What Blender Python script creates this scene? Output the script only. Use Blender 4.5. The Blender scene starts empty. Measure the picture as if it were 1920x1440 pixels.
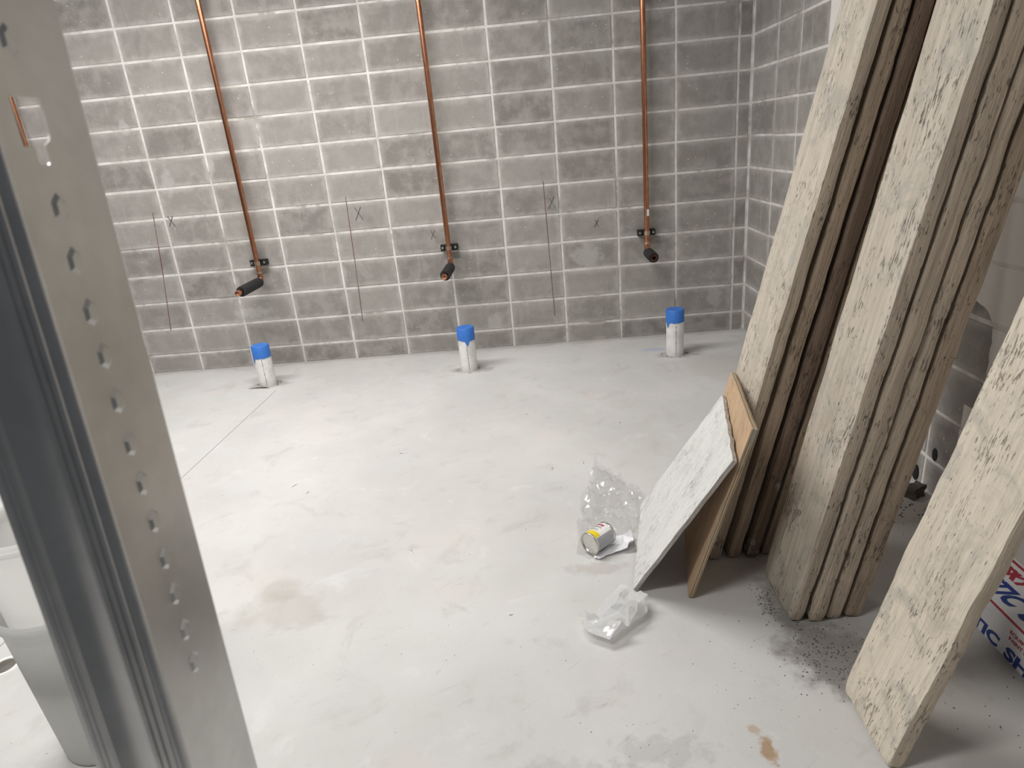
import bpy, bmesh, math, random
from mathutils import Vector, Matrix, noise
from mathutils.geometry import delaunay_2d_cdt
random.seed(7)
D = bpy.data
scene = bpy.context.scene
COL = scene.collection

# ------------------------------------------------------------------ camera
cam_d = D.cameras.new('camera'); cam = D.objects.new('camera', cam_d); COL.objects.link(cam)
CAM = Vector((0.2206, -4.7645, 1.4539))
cam.matrix_world = Matrix(((0.99598, 0.07277, 0.05217, CAM.x),
                           (0.02350, 0.34980, -0.93653, CAM.y),
                           (-0.08640, 0.93400, 0.34668, CAM.z),
                           (0, 0, 0, 1)))
cam_d.sensor_fit = 'HORIZONTAL'; cam_d.sensor_width = 36.0
cam_d.lens = 1223.4 / 1920 * 36.0
cam_d.clip_start = 0.05
cam_d.dof.use_dof = True; cam_d.dof.focus_distance = 3.4; cam_d.dof.aperture_fstop = 8.5
scene.camera = cam

# ------------------------------------------------------------------ world and lights
w = D.worlds.new('world'); scene.world = w; w.use_nodes = True
bg = w.node_tree.nodes['Background']
bg.inputs[0].default_value = (0.90, 0.94, 1.0, 1); bg.inputs[1].default_value = 0.065
def area(name, loc, rot, sx, sy, power, col=(1, 0.975, 0.94)):
    l = D.lights.new(name, 'AREA'); l.shape = 'RECTANGLE'; l.size = sx; l.size_y = sy
    l.energy = power; l.color = col
    o = D.objects.new(name, l); COL.objects.link(o); o.location = loc; o.rotation_euler = rot
    return o
area('ceiling_strip_light', (-1.6, -1.7, 3.05), (0, 0, 0), 3.2, 0.25, 104)
area('plank_edge_fill_light', (-1.0, -4.25, 3.05), (0, 0, 0), 2.0, 0.25, 42)  # added fill without a known fixture, brightens the camera-facing plank edges
vs = scene.view_settings
vs.view_transform = 'Standard'; vs.look = 'None'; vs.exposure = 0.25; vs.gamma = 1.0; vs.use_curve_mapping = False
scene.cycles.transparent_max_bounces = 16
scene.cycles.max_bounces = 8

# ------------------------------------------------------------------ node helpers
class NT:
    def __init__(s, name):
        s.m = D.materials.new(name); s.m.use_nodes = True
        s.t = s.m.node_tree; s.n = s.t.nodes; s.l = s.t.links
        s.b = s.n['Principled BSDF']; s.out = s.n['Material Output']
    def new(s, ty, **kw):
        nd = s.n.new(ty)
        for k, v in kw.items(): setattr(nd, k, v)
        return nd
    def put(s, sock, v):
        if hasattr(v, 'is_output') or isinstance(v, bpy.types.NodeSocket): s.l.new(v, sock)
        else:
            if isinstance(v, (tuple, list)) and len(v) == 3 and sock.type == 'RGBA': v = (*v, 1)
            sock.default_value = v
    def math(s, op, a, b=0.0, c=None, clamp=False):
        nd = s.new('ShaderNodeMath', operation=op, use_clamp=clamp)
        s.put(nd.inputs[0], a); s.put(nd.inputs[1], b)
        if c is not None: s.put(nd.inputs[2], c)
        return nd.outputs[0]
    def vmath(s, op, a, b):
        nd = s.new('ShaderNodeVectorMath', operation=op)
        s.put(nd.inputs[0], a); s.put(nd.inputs[1], b)
        return nd.outputs[0] if op not in ('LENGTH', 'DISTANCE') else nd.outputs['Value']
    def mix(s, f, a, b, mode='MIX'):
        nd = s.new('ShaderNodeMix', data_type='RGBA', blend_type=mode)
        s.put(nd.inputs[0], f); s.put(nd.inputs[6], a); s.put(nd.inputs[7], b)
        return nd.outputs[2]
    def noise(s, vec, scale, detail=4.0, rough=0.55, dist=0.0):
        nd = s.new('ShaderNodeTexNoise'); s.put(nd.inputs['Vector'], vec)
        nd.inputs['Scale'].default_value = scale; nd.inputs['Detail'].default_value = detail
        nd.inputs['Roughness'].default_value = rough; nd.inputs['Distortion'].default_value = dist
        return nd.outputs[0]
    def vor(s, vec, scale, feature='F1'):
        nd = s.new('ShaderNodeTexVoronoi', feature=feature); s.put(nd.inputs['Vector'], vec)
        nd.inputs['Scale'].default_value = scale
        return nd.outputs['Distance']
    def ramp(s, v, lo, hi):      # smooth 0..1 between lo and hi
        nd = s.new('ShaderNodeMapRange', interpolation_type='SMOOTHSTEP')
        s.put(nd.inputs[0], v); nd.inputs[1].default_value = lo; nd.inputs[2].default_value = hi
        return nd.outputs[0]
    def pos(s): return s.new('ShaderNodeNewGeometry').outputs['Position']
    def obj(s): return s.new('ShaderNodeTexCoord').outputs['Object']
    def sep(s, v):
        nd = s.new('ShaderNodeSeparateXYZ'); s.put(nd.inputs[0], v); return nd.outputs
    def comb(s, x, y, z):
        nd = s.new('ShaderNodeCombineXYZ')
        for i, v in enumerate((x, y, z)): s.put(nd.inputs[i], v)
        return nd.outputs[0]
    def blob(s, P, c, r, scale=None, jag=0.5, nscale=14):   # irregular patch mask around a world point
        d = s.vmath('SUBTRACT', P, c)
        if scale: d = s.vmath('MULTIPLY', d, scale)
        ln = s.vmath('LENGTH', d, (0, 0, 0))
        n = s.noise(P, nscale, 4)
        v = s.math('ADD', s.math('DIVIDE', ln, r), s.math('MULTIPLY', s.math('SUBTRACT', n, 0.5), 2 * jag))
        return s.math('SUBTRACT', 1.0, s.ramp(v, 0.45, 1.0))
    def bump(s, h, strength=0.3, dist=0.01):
        nd = s.new('ShaderNodeBump'); nd.inputs['Strength'].default_value = strength
        nd.inputs['Distance'].default_value = dist; s.put(nd.inputs['Height'], h)
        s.l.new(nd.outputs[0], s.b.inputs['Normal'])
    def fin(s, color=None, rough=0.8, metal=0.0, spec=0.5):
        if color is not None: s.put(s.b.inputs['Base Color'], color)
        s.put(s.b.inputs['Roughness'], rough); s.put(s.b.inputs['Metallic'], metal)
        s.put(s.b.inputs['Specular IOR Level'], spec)
        return s.m
def plain(name, col, rough=0.6, metal=0.0, var=0.08, scale=60, bump=0.0, spec=0.5):
    t = NT(name); P = t.obj(); n = t.noise(P, scale, 4)
    c = t.mix(n, tuple(v * (1 - var) for v in col), tuple(min(1, v * (1 + var)) for v in col))
    if bump: t.bump(n, bump, 0.002)
    return t.fin(c, rough, metal, spec)

# ------------------------------------------------------------------ materials
def paint_mask(t, P):
    x, y, z = t.sep(P)
    n = t.math('MULTIPLY', t.math('SUBTRACT', t.noise(P, 22, 3), 0.5), 0.03)
    near = t.math('LESS_THAN', y, -1.150)
    # bare patch low on the wall: two stepped vertical limits and a round-cornered top
    ty = t.math('ADD', y, n); tz = t.math('ADD', z, n)
    dx = t.math('MAXIMUM', t.math('SUBTRACT', -2.53, ty), 0.0)
    dz = t.math('MAXIMUM', t.math('SUBTRACT', tz, 0.70), 0.0)
    r = t.math('SQRT', t.math('ADD', t.math('MULTIPLY', dx, dx), t.math('MULTIPLY', dz, dz)))
    bare = t.math('LESS_THAN', r, 0.10)
    low = t.math('MULTIPLY', t.math('LESS_THAN', y, -2.548), t.math('LESS_THAN', z, 0.43))
    bare = t.math('MULTIPLY', bare, t.math('SUBTRACT', 1.0, low))
    return t.math('MULTIPLY', near, t.math('SUBTRACT', 1.0, bare))

def block_mat():
    t = NT('concrete_block_face'); P = t.pos()
    info = t.new('ShaderNodeObjectInfo').outputs['Random']
    col = t.mix(info, (0.235, 0.217, 0.201), (0.355, 0.333, 0.313))
    cloud = t.noise(P, 9, 4, 0.6)
    col = t.mix(t.math('MULTIPLY', t.ramp(cloud, 0.38, 0.66), 0.7), col, (0.40, 0.378, 0.358))
    fine = t.noise(P, 260, 3, 0.7)
    col = t.mix(t.ramp(fine, 0.55, 0.75), col, (0.45, 0.43, 0.41))
    col = t.mix(t.math('MULTIPLY', t.ramp(fine, 0.40, 0.25), 0.6), col, (0.075, 0.068, 0.062))
    # mortar haze on the rim of every block
    g = t.sep(t.new('ShaderNodeTexCoord').outputs['Generated'])
    info2 = t.math('MULTIPLY', info, 0.4)
    ex = t.math('MULTIPLY', t.math('MINIMUM', g[0], t.math('SUBTRACT', 1.0, g[0])), 2.0)
    ez = t.math('MINIMUM', g[2], t.math('SUBTRACT', 1.0, g[2]))
    e = t.math('MINIMUM', ex, ez)
    e = t.math('ADD', e, t.math('MULTIPLY', t.math('SUBTRACT', t.noise(P, 16, 4), 0.5), 0.38))
    rim = t.math('MULTIPLY', t.math('SUBTRACT', 1.0, t.ramp(e, -0.06, 0.22)), t.math('ADD', 0.52, info2))
    col = t.mix(rim, col, (0.50, 0.48, 0.46))
    # drips and droppings
    x, y, z = t.sep(P)
    st = t.noise(t.comb(t.math('MULTIPLY', x, 26), t.math('MULTIPLY', y, 26), t.math('MULTIPLY', z, 2.2)), 1.0, 3)
    col = t.mix(t.math('MULTIPLY', t.ramp(st, 0.60, 0.78), 0.45), col, (0.46, 0.44, 0.42))
    dk = t.noise(P, 4.5, 3)
    col = t.mix(t.math('MULTIPLY', t.ramp(dk, 0.58, 0.74), 0.45), col, (0.165, 0.152, 0.141))
    sp = t.vor(P, 26)
    col = t.mix(t.math('MULTIPLY', t.math('LESS_THAN', sp, 0.085), t.ramp(t.noise(P, 3.2, 2), 0.50, 0.58)), col, (0.72, 0.70, 0.67))
    for c, r, s in (((-1.95, 0, 0.415), 0.17, (1, 1, 3.2)), ((-0.13, 0, 0.20), 0.075, None), ((-2.34, 0, 1.40), 0.12, (2.4, 1, 1)),
                    ((-2.02, 0, 1.50), 0.10, (2.2, 1, 1)), ((-2.55, 0, 1.78), 0.07, (1.6, 1, 1)), ((0.58, 0, 0.64), 0.13, (1, 1, 1.2)),
                    ((1.64, 0, 1.13), 0.09, (1.5, 1, 0.7)), ((1.02, 0, 2.15), 0.13, (1, 1, 2.2)), ((1.50, 0, 0.26), 0.10, (1.5, 1, 1))):
        col = t.mix(t.math('MULTIPLY', t.blob(P, c, r, s, 0.8, 22), 0.5), col, (0.54, 0.53, 0.51))
    pm = paint_mask(t, P)
    col = t.mix(pm, col, (0.84, 0.81, 0.77))
    h = t.math('ADD', t.math('MULTIPLY', fine, 0.7), t.noise(P, 70, 3))
    t.bump(h, 0.55, 0.0035)
    return t.fin(col, 0.92, 0, 0.25)
def mortar_mat():
    t = NT('mortar'); P = t.pos()
    n = t.noise(P, 7, 4); f = t.noise(P, 120, 3)
    col = t.mix(t.ramp(n, 0.35, 0.68), (0.78, 0.765, 0.74), (0.60, 0.57, 0.53))
    # tooled joints left dusty and dark in places
    n2 = t.noise(P, 2.6, 4, 0.7)
    col = t.mix(t.math('MULTIPLY', t.ramp(n2, 0.53, 0.66), 0.8), col, (0.34, 0.315, 0.28))
    col = t.mix(t.math('MULTIPLY', t.ramp(f, 0.40, 0.28), 0.4), col, (0.25, 0.23, 0.2))
    col = t.mix(paint_mask(t, P), col, (0.74, 0.70, 0.66))
    t.bump(f, 0.4, 0.003)
    return t.fin(col, 0.95, 0, 0.2)
def floor_mat():
    t = NT('concrete_slab'); P = t.pos(); x, y, z = t.sep(P)
    n1 = t.noise(P, 1.1, 5, 0.6); n2 = t.noise(P, 5.5, 6, 0.65, 0.6); n3 = t.noise(P, 90, 3)
    col = t.mix(t.ramp(n1, 0.3, 0.7), (0.555, 0.545, 0.530), (0.645, 0.637, 0.625))
    col = t.mix(t.math('MULTIPLY', t.ramp(n2, 0.54, 0.72), 0.5), col, (0.47, 0.455, 0.435))
    col = t.mix(t.math('MULTIPLY', t.ramp(n2, 0.42, 0.28), 0.5), col, (0.69, 0.685, 0.675))
    tint = t.noise(P, 2.3, 3)
    col = t.mix(t.math('MULTIPLY', t.ramp(tint, 0.58, 0.7), 0.25), col, (0.68, 0.60, 0.57))
    col = t.mix(t.math('MULTIPLY', t.ramp(tint, 0.42, 0.3), 0.25), col, (0.58, 0.61, 0.65))
    # trowel smudges
    sm = t.noise(t.comb(t.math('MULTIPLY', t.math('ADD', x, t.math('MULTIPLY', y, 0.6)), 5), t.math('MULTIPLY', t.math('SUBTRACT', y, t.math('MULTIPLY', x, 0.6)), 20), 0.0), 1.0, 5, 0.7, 0.8)
    col = t.mix(t.math('MULTIPLY', t.ramp(sm, 0.60, 0.74), 0.5), col, (0.43, 0.41, 0.39))
    col = t.mix(t.math('MULTIPLY', t.ramp(n3, 0.62, 0.78), 0.35), col, (0.42, 0.40, 0.38))
    def b(c, r, s, k, cc, jag=0.6, ns=9):
        nonlocal col
        col = t.mix(t.math('MULTIPLY', t.blob(P, c, r, s, jag, ns), k), col, cc)
    b((-0.76, -2.93, 0), 0.19, (1, 1.4, 1), 0.32, (0.40, 0.365, 0.305), 1.0, 7)
    b((-0.80, -2.82, 0), 0.12, (1, 1.4, 1), 0.35, (0.36, 0.33, 0.29))
    b((0.70, -3.56, 0), 0.040, (1.7, 0.8, 1), 0.75, (0.36, 0.20, 0.07), 0.8, 50)
    b((0.685, -3.50, 0), 0.020, None, 0.5, (0.42, 0.27, 0.12), 0.8, 60)
    b((0.99, -0.35, 0), 0.11, (1, 2.2, 1), 0.4, (0.35, 0.42, 0.72), 0.5, 12)
    b((1.35, -0.75, 0), 0.45, (1, 1.5, 1), 0.35, (0.46, 0.43, 0.38), 0.7, 5)
    b((0.36, -2.80, 0), 0.14, (1, 3, 1), 0.45, (0.40, 0.36, 0.32), 0.7, 30)
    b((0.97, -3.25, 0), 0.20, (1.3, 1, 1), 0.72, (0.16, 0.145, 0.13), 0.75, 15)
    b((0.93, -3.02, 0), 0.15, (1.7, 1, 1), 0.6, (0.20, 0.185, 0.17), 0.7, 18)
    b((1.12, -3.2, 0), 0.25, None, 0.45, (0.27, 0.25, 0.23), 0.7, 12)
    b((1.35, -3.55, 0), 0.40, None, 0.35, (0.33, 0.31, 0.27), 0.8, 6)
    b((1.55, -2.45, 0), 0.26, None, 0.6, (0.52, 0.48, 0.43), 0.4, 14)
    b((0.45, -3.55, 0), 0.09, (0.6, 1.6, 1), 0.3, (0.34, 0.32, 0.31), 1.2, 26)
    b((0.20, -3.62, 0), 0.12, (0.6, 1.6, 1), 0.25, (0.36, 0.34, 0.33), 1.2, 26)
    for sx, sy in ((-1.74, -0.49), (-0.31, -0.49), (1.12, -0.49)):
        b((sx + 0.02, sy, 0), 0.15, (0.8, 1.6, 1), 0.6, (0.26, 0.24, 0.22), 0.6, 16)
    # dust line along the wall foot
    wn = t.math('ADD', y, t.math('MULTIPLY', t.noise(P, 6, 4), 0.10))
    col = t.mix(t.math('MULTIPLY', t.ramp(wn, -0.06, 0.05), 0.6), col, (0.36, 0.34, 0.31))
    # dark grit specks
    for sc, th, k in ((30, 0.055, 0.8), (75, 0.07, 0.6)):
        v = t.vor(P, sc)
        m = t.math('MULTIPLY', t.math('LESS_THAN', v, th), t.ramp(t.noise(P, 2.1, 2), 0.50, 0.60))
        col = t.mix(t.math('MULTIPLY', m, k), col, (0.12, 0.105, 0.09))
    # saw-cut control joint
    jl = t.math('ABSOLUTE', t.math('SUBTRACT', x, t.math('ADD', -1.612, t.math('MULTIPLY', y, 0.028))))
    jm = t.math('MULTIPLY', t.math('LESS_THAN', jl, 0.0022), t.math('LESS_THAN', y, -0.62))
    col = t.mix(t.math('MULTIPLY', jm, 0.8), col, (0.17, 0.16, 0.15))
    t.bump(t.math('ADD', n2, t.math('MULTIPLY', n3, 0.25)), 0.12, 0.006)
    return t.fin(col, t.math('ADD', 0.5, t.math('MULTIPLY', n2, 0.3)), 0, 0.35)

def wood_mat(name, light, mid, dark, grey=0.5, fleck=1.0, edge=(0.30, 0.235, 0.175), edge_amt=0.8, white=0.0):
    t = NT(name); o = t.obj(); x, y, z = t.sep(o)
    rnd = t.math('MULTIPLY', t.new('ShaderNodeObjectInfo').outputs['Random'], 40.0)
    v = t.comb(t.math('ADD', x, rnd), t.math('ADD', y, rnd), z)
    def st(a, b, d=4, r=0.6, dist=0.0):
        s3 = t.sep(v)
        return t.noise(t.comb(t.math('MULTIPLY', s3[0], a), t.math('MULTIPLY', s3[1], a), t.math('MULTIPLY', s3[2], b)), 1.0, d, r, dist)
    g = st(45, 2.5, 5, 0.65, 0.5)
    col = t.mix(t.ramp(g, 0.32, 0.68), mid, light)
    g2 = st(150, 6, 3)
    col = t.mix(t.math('MULTIPLY', t.ramp(g2, 0.55, 0.75), 0.5), col, tuple(c * 0.62 for c in mid))
    p = t.noise(v, 8, 6, 0.68, 0.8)
    col = t.mix(t.math('MULTIPLY', t.ramp(p, 0.50, 0.66), grey), col, (0.385, 0.375, 0.335))
    p2 = t.noise(t.vmath('ADD', v, (9, 3, 1)), 4.5, 4)
    col = t.mix(t.math('MULTIPLY', t.ramp(p2, 0.54, 0.70), 0.35), col, tuple(c * 0.72 for c in mid))
    nx = t.math('ABSOLUTE', t.sep(t.new('ShaderNodeTexCoord').outputs['Normal'])[0])
    face = t.ramp(nx, 0.45, 0.85)
    col = t.mix(t.math('MULTIPLY', t.math('SUBTRACT', 1.0, face), edge_amt), col, t.mix(t.ramp(g, 0.3, 0.7), tuple(c * 0.75 for c in edge), tuple(c * 1.25 for c in edge)))
    f = st(230, 34, 3, 0.6, 0.4); fm = t.noise(t.vmath('ADD', v, (2, 7, 4)), 9, 4, 0.65)
    flk = t.math('MULTIPLY', t.ramp(t.math('ADD', f, t.math('MULTIPLY', t.math('SUBTRACT', fm, 0.5), 0.60)), 0.63, 0.72), fleck)
    col = t.mix(t.math('MULTIPLY', flk, 0.72), col, dark)
    if white:
        wv = t.noise(t.vmath('ADD', v, (5, 5, 8)), 9, 5, 0.7)
        col = t.mix(t.math('MULTIPLY', t.ramp(wv, 0.62, 0.70), white), col, (0.55, 0.55, 0.52))
    h = t.math('SUBTRACT', t.math('ADD', t.math('MULTIPLY', g, 0.8), t.math('MULTIPLY', g2, 0.35)), t.math('MULTIPLY', flk, 0.9))
    t.bump(h, 1.0, 0.008)
    return t.fin(col, 0.88, 0, 0.25)

M = {}
M['block'] = block_mat(); M['mortar'] = mortar_mat(); M['floor'] = floor_mat()
M['wood_cream'] = wood_mat('weathered_cream_wood', (0.62, 0.56, 0.475), (0.50, 0.445, 0.37), (0.085, 0.072, 0.06), 0.62, 0.85, (0.45, 0.37, 0.29), 0.75)
M['wood_pale'] = wood_mat('weathered_pale_wood', (0.76, 0.685, 0.57), (0.655, 0.585, 0.48), (0.14, 0.115, 0.09), 0.50, 0.6, (0.58, 0.475, 0.35), 0.55)
M['wood_tan'] = wood_mat('weathered_tan_wood', (0.60, 0.51, 0.41), (0.48, 0.40, 0.315), (0.08, 0.065, 0.05), 0.35, 0.8, (0.52, 0.43, 0.335), 0.7)
M['wood_dark'] = wood_mat('stained_dark_wood', (0.30, 0.22, 0.165), (0.19, 0.135, 0.10), (0.05, 0.036, 0.028), 0.15, 0.6, (0.235, 0.17, 0.125), 0.7, 0.7)
M['wood_brown'] = wood_mat('weathered_brown_wood', (0.48, 0.385, 0.295), (0.36, 0.28, 0.21), (0.06, 0.045, 0.035), 0.3, 0.7, (0.40, 0.315, 0.235), 0.7)
M['white_board'] = wood_mat('whitewashed_board', (0.74, 0.735, 0.72), (0.70, 0.695, 0.68), (0.16, 0.15, 0.14), 0.10, 0.35, (0.40, 0.37, 0.33), 0.8)
M['plywood'] = wood_mat('plywood_face', (0.62, 0.44, 0.29), (0.55, 0.38, 0.24), (0.2, 0.13, 0.08), 0.1, 0.25, (0.45, 0.33, 0.2), 0.4)
def ply_edge():
    t = NT('plywood_edge'); o = t.obj(); x, y, z = t.sep(o)
    b = t.math('SINE', t.math('MULTIPLY', x, 2 * math.pi / 0.0075))
    n = t.noise(t.comb(t.math('MULTIPLY', x, 60), t.math('MULTIPLY', y, 9), t.math('MULTIPLY', z, 9)), 1.0, 4)
    c = t.mix(t.ramp(b, -0.3, 0.3), (0.24, 0.165, 0.10), (0.52, 0.40, 0.26))
    c = t.mix(t.ramp(n, 0.52, 0.66), c, (0.33, 0.32, 0.27))
    t.bump(n, 0.6, 0.003)
    return t.fin(c, 0.85)
M['ply_edge'] = ply_edge()
def copper():
    t = NT('copper_tube'); P = t.pos(); n = t.noise(P, 12, 4)
    c = t.mix(t.ramp(n, 0.35, 0.65), (0.70, 0.34, 0.205), (0.54, 0.235, 0.13))
    return t.fin(c, t.math('ADD', 0.14, t.math('MULTIPLY', n, 0.22)), 1.0)
M['copper'] = copper()
M['solder'] = plain('bright_solder', (0.75, 0.55, 0.42), 0.22, 1.0)
M['foam'] = plain('black_foam', (0.018, 0.018, 0.019), 0.75, 0, 0.2, 90, 0.3)
M['clip'] = plain('dark_green_steel', (0.030, 0.042, 0.038), 0.45, 0.6)
M['galv_clip'] = plain('zinc_strap', (0.55, 0.50, 0.45), 0.35, 1.0)
M['black'] = plain('recess_shade_black', (0.008, 0.008, 0.008), 0.9)  # near-black colour standing in for shade inside holes and gaps
M['tag'] = plain('silver_sticker', (0.72, 0.72, 0.70), 0.4)
def pvc():
    t = NT('white_pvc'); P = t.pos(); n = t.noise(P, 18, 4); x, y, z = t.sep(P)
    c = t.mix(t.ramp(n, 0.45, 0.7), (0.84, 0.835, 0.81), (0.72, 0.70, 0.665))
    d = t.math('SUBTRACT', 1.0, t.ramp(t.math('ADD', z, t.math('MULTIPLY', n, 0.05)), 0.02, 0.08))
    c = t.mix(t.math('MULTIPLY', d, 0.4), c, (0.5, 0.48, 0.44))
    return t.fin(c, 0.4)
M['pvc'] = pvc()
M['print'] = plain('grey_pipe_print', (0.16, 0.16, 0.16), 0.7)
M['tape'] = plain('blue_tape', (0.042, 0.185, 0.62), 0.5, 0, 0.12, 40, 0.3)
M['chalk'] = plain('red_chalk', (0.20, 0.075, 0.065), 0.95)
M['pencil'] = plain('dark_pencil', (0.07, 0.06, 0.06), 0.9)
def galv():
    t = NT('galvanized_steel'); o = t.obj()
    v = t.vor(o, 55); n = t.noise(o, 9, 5, 0.6)
    c = t.mix(t.ramp(n, 0.35, 0.65), (0.70, 0.70, 0.69), (0.80, 0.80, 0.785))
    c = t.mix(t.math('MULTIPLY', v, 0.2), c, (0.48, 0.49, 0.50))
    t.bump(n, 0.05, 0.003)
    return t.fin(c, t.math('ADD', 0.24, t.math('MULTIPLY', n, 0.12)), 0.82)
M['galv'] = galv()
def bucket_m():
    t = NT('milky_plastic'); P = t.obj(); n = t.noise(P, 18, 4)
    c = t.mix(t.ramp(n, 0.70, 0.76), (0.90, 0.90, 0.885), (0.55, 0.42, 0.27))
    t.b.inputs['Subsurface Weight'].default_value = 0.0
    m = t.fin(c, 0.4)
    tr = t.new('ShaderNodeBsdfTranslucent'); tr.inputs[0].default_value = (0.92, 0.92, 0.91, 1)
    mx = t.new('ShaderNodeMixShader'); mx.inputs[0].default_value = 0.78
    t.l.new(t.b.outputs[0], mx.inputs[1]); t.l.new(tr.outputs[0], mx.inputs[2]); t.l.new(mx.outputs[0], t.out.inputs[0])
    return m
M['bucket'] = bucket_m()
def film(name, clear, white):
    t = NT(name)
    trn = t.new('ShaderNodeBsdfTransparent'); trn.inputs[0].default_value = (0.97, 0.97, 0.97, 1)
    gl = t.new('ShaderNodeBsdfGlossy'); gl.inputs[0].default_value = (1, 1, 1, 1); gl.inputs['Roughness'].default_value = 0.12
    df = t.new('ShaderNodeBsdfDiffuse'); df.inputs[0].default_value = (0.88, 0.885, 0.89, 1)
    tl = t.new('ShaderNodeBsdfTranslucent'); tl.inputs[0].default_value = (0.88, 0.885, 0.89, 1)
    fr = t.new('ShaderNodeLayerWeight'); fr.inputs[0].default_value = 0.25
    body = t.new('ShaderNodeMixShader'); body.inputs[0].default_value = white
    dd = t.new('ShaderNodeMixShader'); dd.inputs[0].default_value = 0.45
    t.l.new(df.outputs[0], dd.inputs[1]); t.l.new(tl.outputs[0], dd.inputs[2])
    t.l.new(trn.outputs[0], body.inputs[1]); t.l.new(dd.outputs[0], body.inputs[2])
    fin = t.new('ShaderNodeMixShader')
    f = t.math('ADD', clear * 0.2, t.math('MULTIPLY', fr.outputs['Facing'], clear), clamp=True)
    t.l.new(f, fin.inputs[0]); t.l.new(body.outputs[0], fin.inputs[1]); t.l.new(gl.outputs[0], fin.inputs[2])
    t.l.new(fin.outputs[0], t.out.inputs[0])
    return t.m
M['clear_film'] = film('clear_film', 0.34, 0.13)
M['white_film'] = film('milky_film', 0.12, 0.88)
M['paper'] = plain('white_paper', (0.82, 0.83, 0.85), 0.7)
M['tin'] = plain('tinplate', (0.72, 0.71, 0.68), 0.28, 0.85)
M['tin_rim'] = plain('tin_rim', (0.55, 0.52, 0.45), 0.3, 1.0)
M['label_white'] = plain('label_white', (0.82, 0.81, 0.80), 0.45)
M['label_yellow'] = plain('label_yellow', (0.82, 0.62, 0.02), 0.45)
M['label_grey'] = plain('label_grey', (0.36, 0.36, 0.38), 0.5)
M['red_print'] = plain('red_print', (0.42, 0.035, 0.06), 0.6)
M['blue_print'] = plain('blue_print', (0.022, 0.055, 0.26), 0.6)
M['dark_print'] = plain('dark_print', (0.06, 0.06, 0.07), 0.7)
M['carton'] = plain('white_carton', (0.80, 0.80, 0.82), 0.6, 0, 0.05)
M['grit'] = plain('dark_grit', (0.10, 0.09, 0.08), 0.95, 0, 0.6, 30)
M['brown_block'] = plain('broken_brown_block', (0.11, 0.09, 0.08), 0.95, 0, 0.35, 40, 0.5)

# ------------------------------------------------------------------ mesh helpers
def link(name, me, mat=None, parent=None, smooth=False):
    if isinstance(me, bmesh.types.BMesh):
        bm = me; me = D.meshes.new(name)
        bm.normal_update(); bm.to_mesh(me); bm.free()
    if mat is not None and not me.materials:
        me.materials.append(M[mat] if isinstance(mat, str) else mat)
    if smooth:
        for p in me.polygons: p.use_smooth = True
    o = D.objects.new(name, me); COL.objects.link(o)
    if parent: o.parent = parent
    return o
def tag(o, label=None, cat=None, group=None, kind=None):
    for k, v in (('label', label), ('category', cat), ('group', group), ('kind', kind)):
        if v: o[k] = v
    return o
def empty(name, loc=(0, 0, 0), rot=(0, 0, 0)):
    o = D.objects.new(name, None); COL.objects.link(o); o.location = loc; o.rotation_euler = rot
    o.empty_display_size = 0.05
    return o
def box(bm, x0, x1, y0, y1, z0, z1):
    r = bmesh.ops.create_cube(bm, size=1.0)
    for v in r['verts']:
        v.co = ((x0 + x1) / 2 + v.co.x * (x1 - x0), (y0 + y1) / 2 + v.co.y * (y1 - y0), (z0 + z1) / 2 + v.co.z * (z1 - z0))
    return r['verts']
def bbox(x0, x1, y0, y1, z0, z1, bev=0.0, seg=1):
    bm = bmesh.new(); box(bm, x0, x1, y0, y1, z0, z1)
    if bev: bmesh.ops.bevel(bm, geom=list(bm.edges), offset=bev, segments=seg, affect='EDGES', profile=0.6)
    return bm
def tube(pts, r, seg=16, caps=True, bm=None):
    """round tube along a polyline; r is one radius or one per point"""
    bm = bm or bmesh.new(); pts = [Vector(p) for p in pts]; rings = []
    up = None
    for i, p in enumerate(pts):
        d = (pts[min(i + 1, len(pts) - 1)] - pts[max(i - 1, 0)]).normalized()
        if up is None:
            up = d.orthogonal().normalized()
        up = (up - d * up.dot(d)).normalized(); sd = d.cross(up)
        rr = r[i] if isinstance(r, (list, tuple)) else r
        rings.append([bm.verts.new(p + (up * math.cos(a) + sd * math.sin(a)) * rr) for a in [2 * math.pi * k / seg for k in range(seg)]])
    for a, b in zip(rings, rings[1:]):
        for k in range(seg): bm.faces.new((a[k], a[(k + 1) % seg], b[(k + 1) % seg], b[k]))
    if caps:
        bm.faces.new(rings[0][::-1]); bm.faces.new(rings[-1])
    return bm
def lathe(prof, seg=40, bm=None, a0=0.0, a1=2 * math.pi, close=None):
    """profile of (r, z) turned round z"""
    bm = bm or bmesh.new(); full = abs(a1 - a0 - 2 * math.pi) < 1e-6
    n = seg if full else seg + 1
    R = [[bm.verts.new((r * math.cos(a0 + (a1 - a0) * k / seg), r * math.sin(a0 + (a1 - a0) * k / seg), z)) for k in range(n)] for r, z in prof]
    for A, B in zip(R, R[1:]):
        for k in range(seg):
            bm.faces.new((A[k], A[(k + 1) % n], B[(k + 1) % n], B[k]))
    return bm
def autosmooth(o, ang=35):
    me = o.data
    for p in me.polygons: p.use_smooth = True
    me.set_sharp_from_angle(angle=math.radians(ang))
    return o

# ------------------------------------------------------------------ the setting
U = 0.2032                     # course height
ZF = 10.668                    # courses from the reference bed joint down to the floor
XR = 1.7165                    # right wall face
J = 0.0145                     # mortar joint
fl = link('floor', bbox(-6.5, XR + 0.2, -5.6, 0.2, -0.12, 0.0), 'floor'); tag(fl, 'pale smooth concrete floor slab with smudges and a saw-cut joint', kind='structure')

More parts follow.
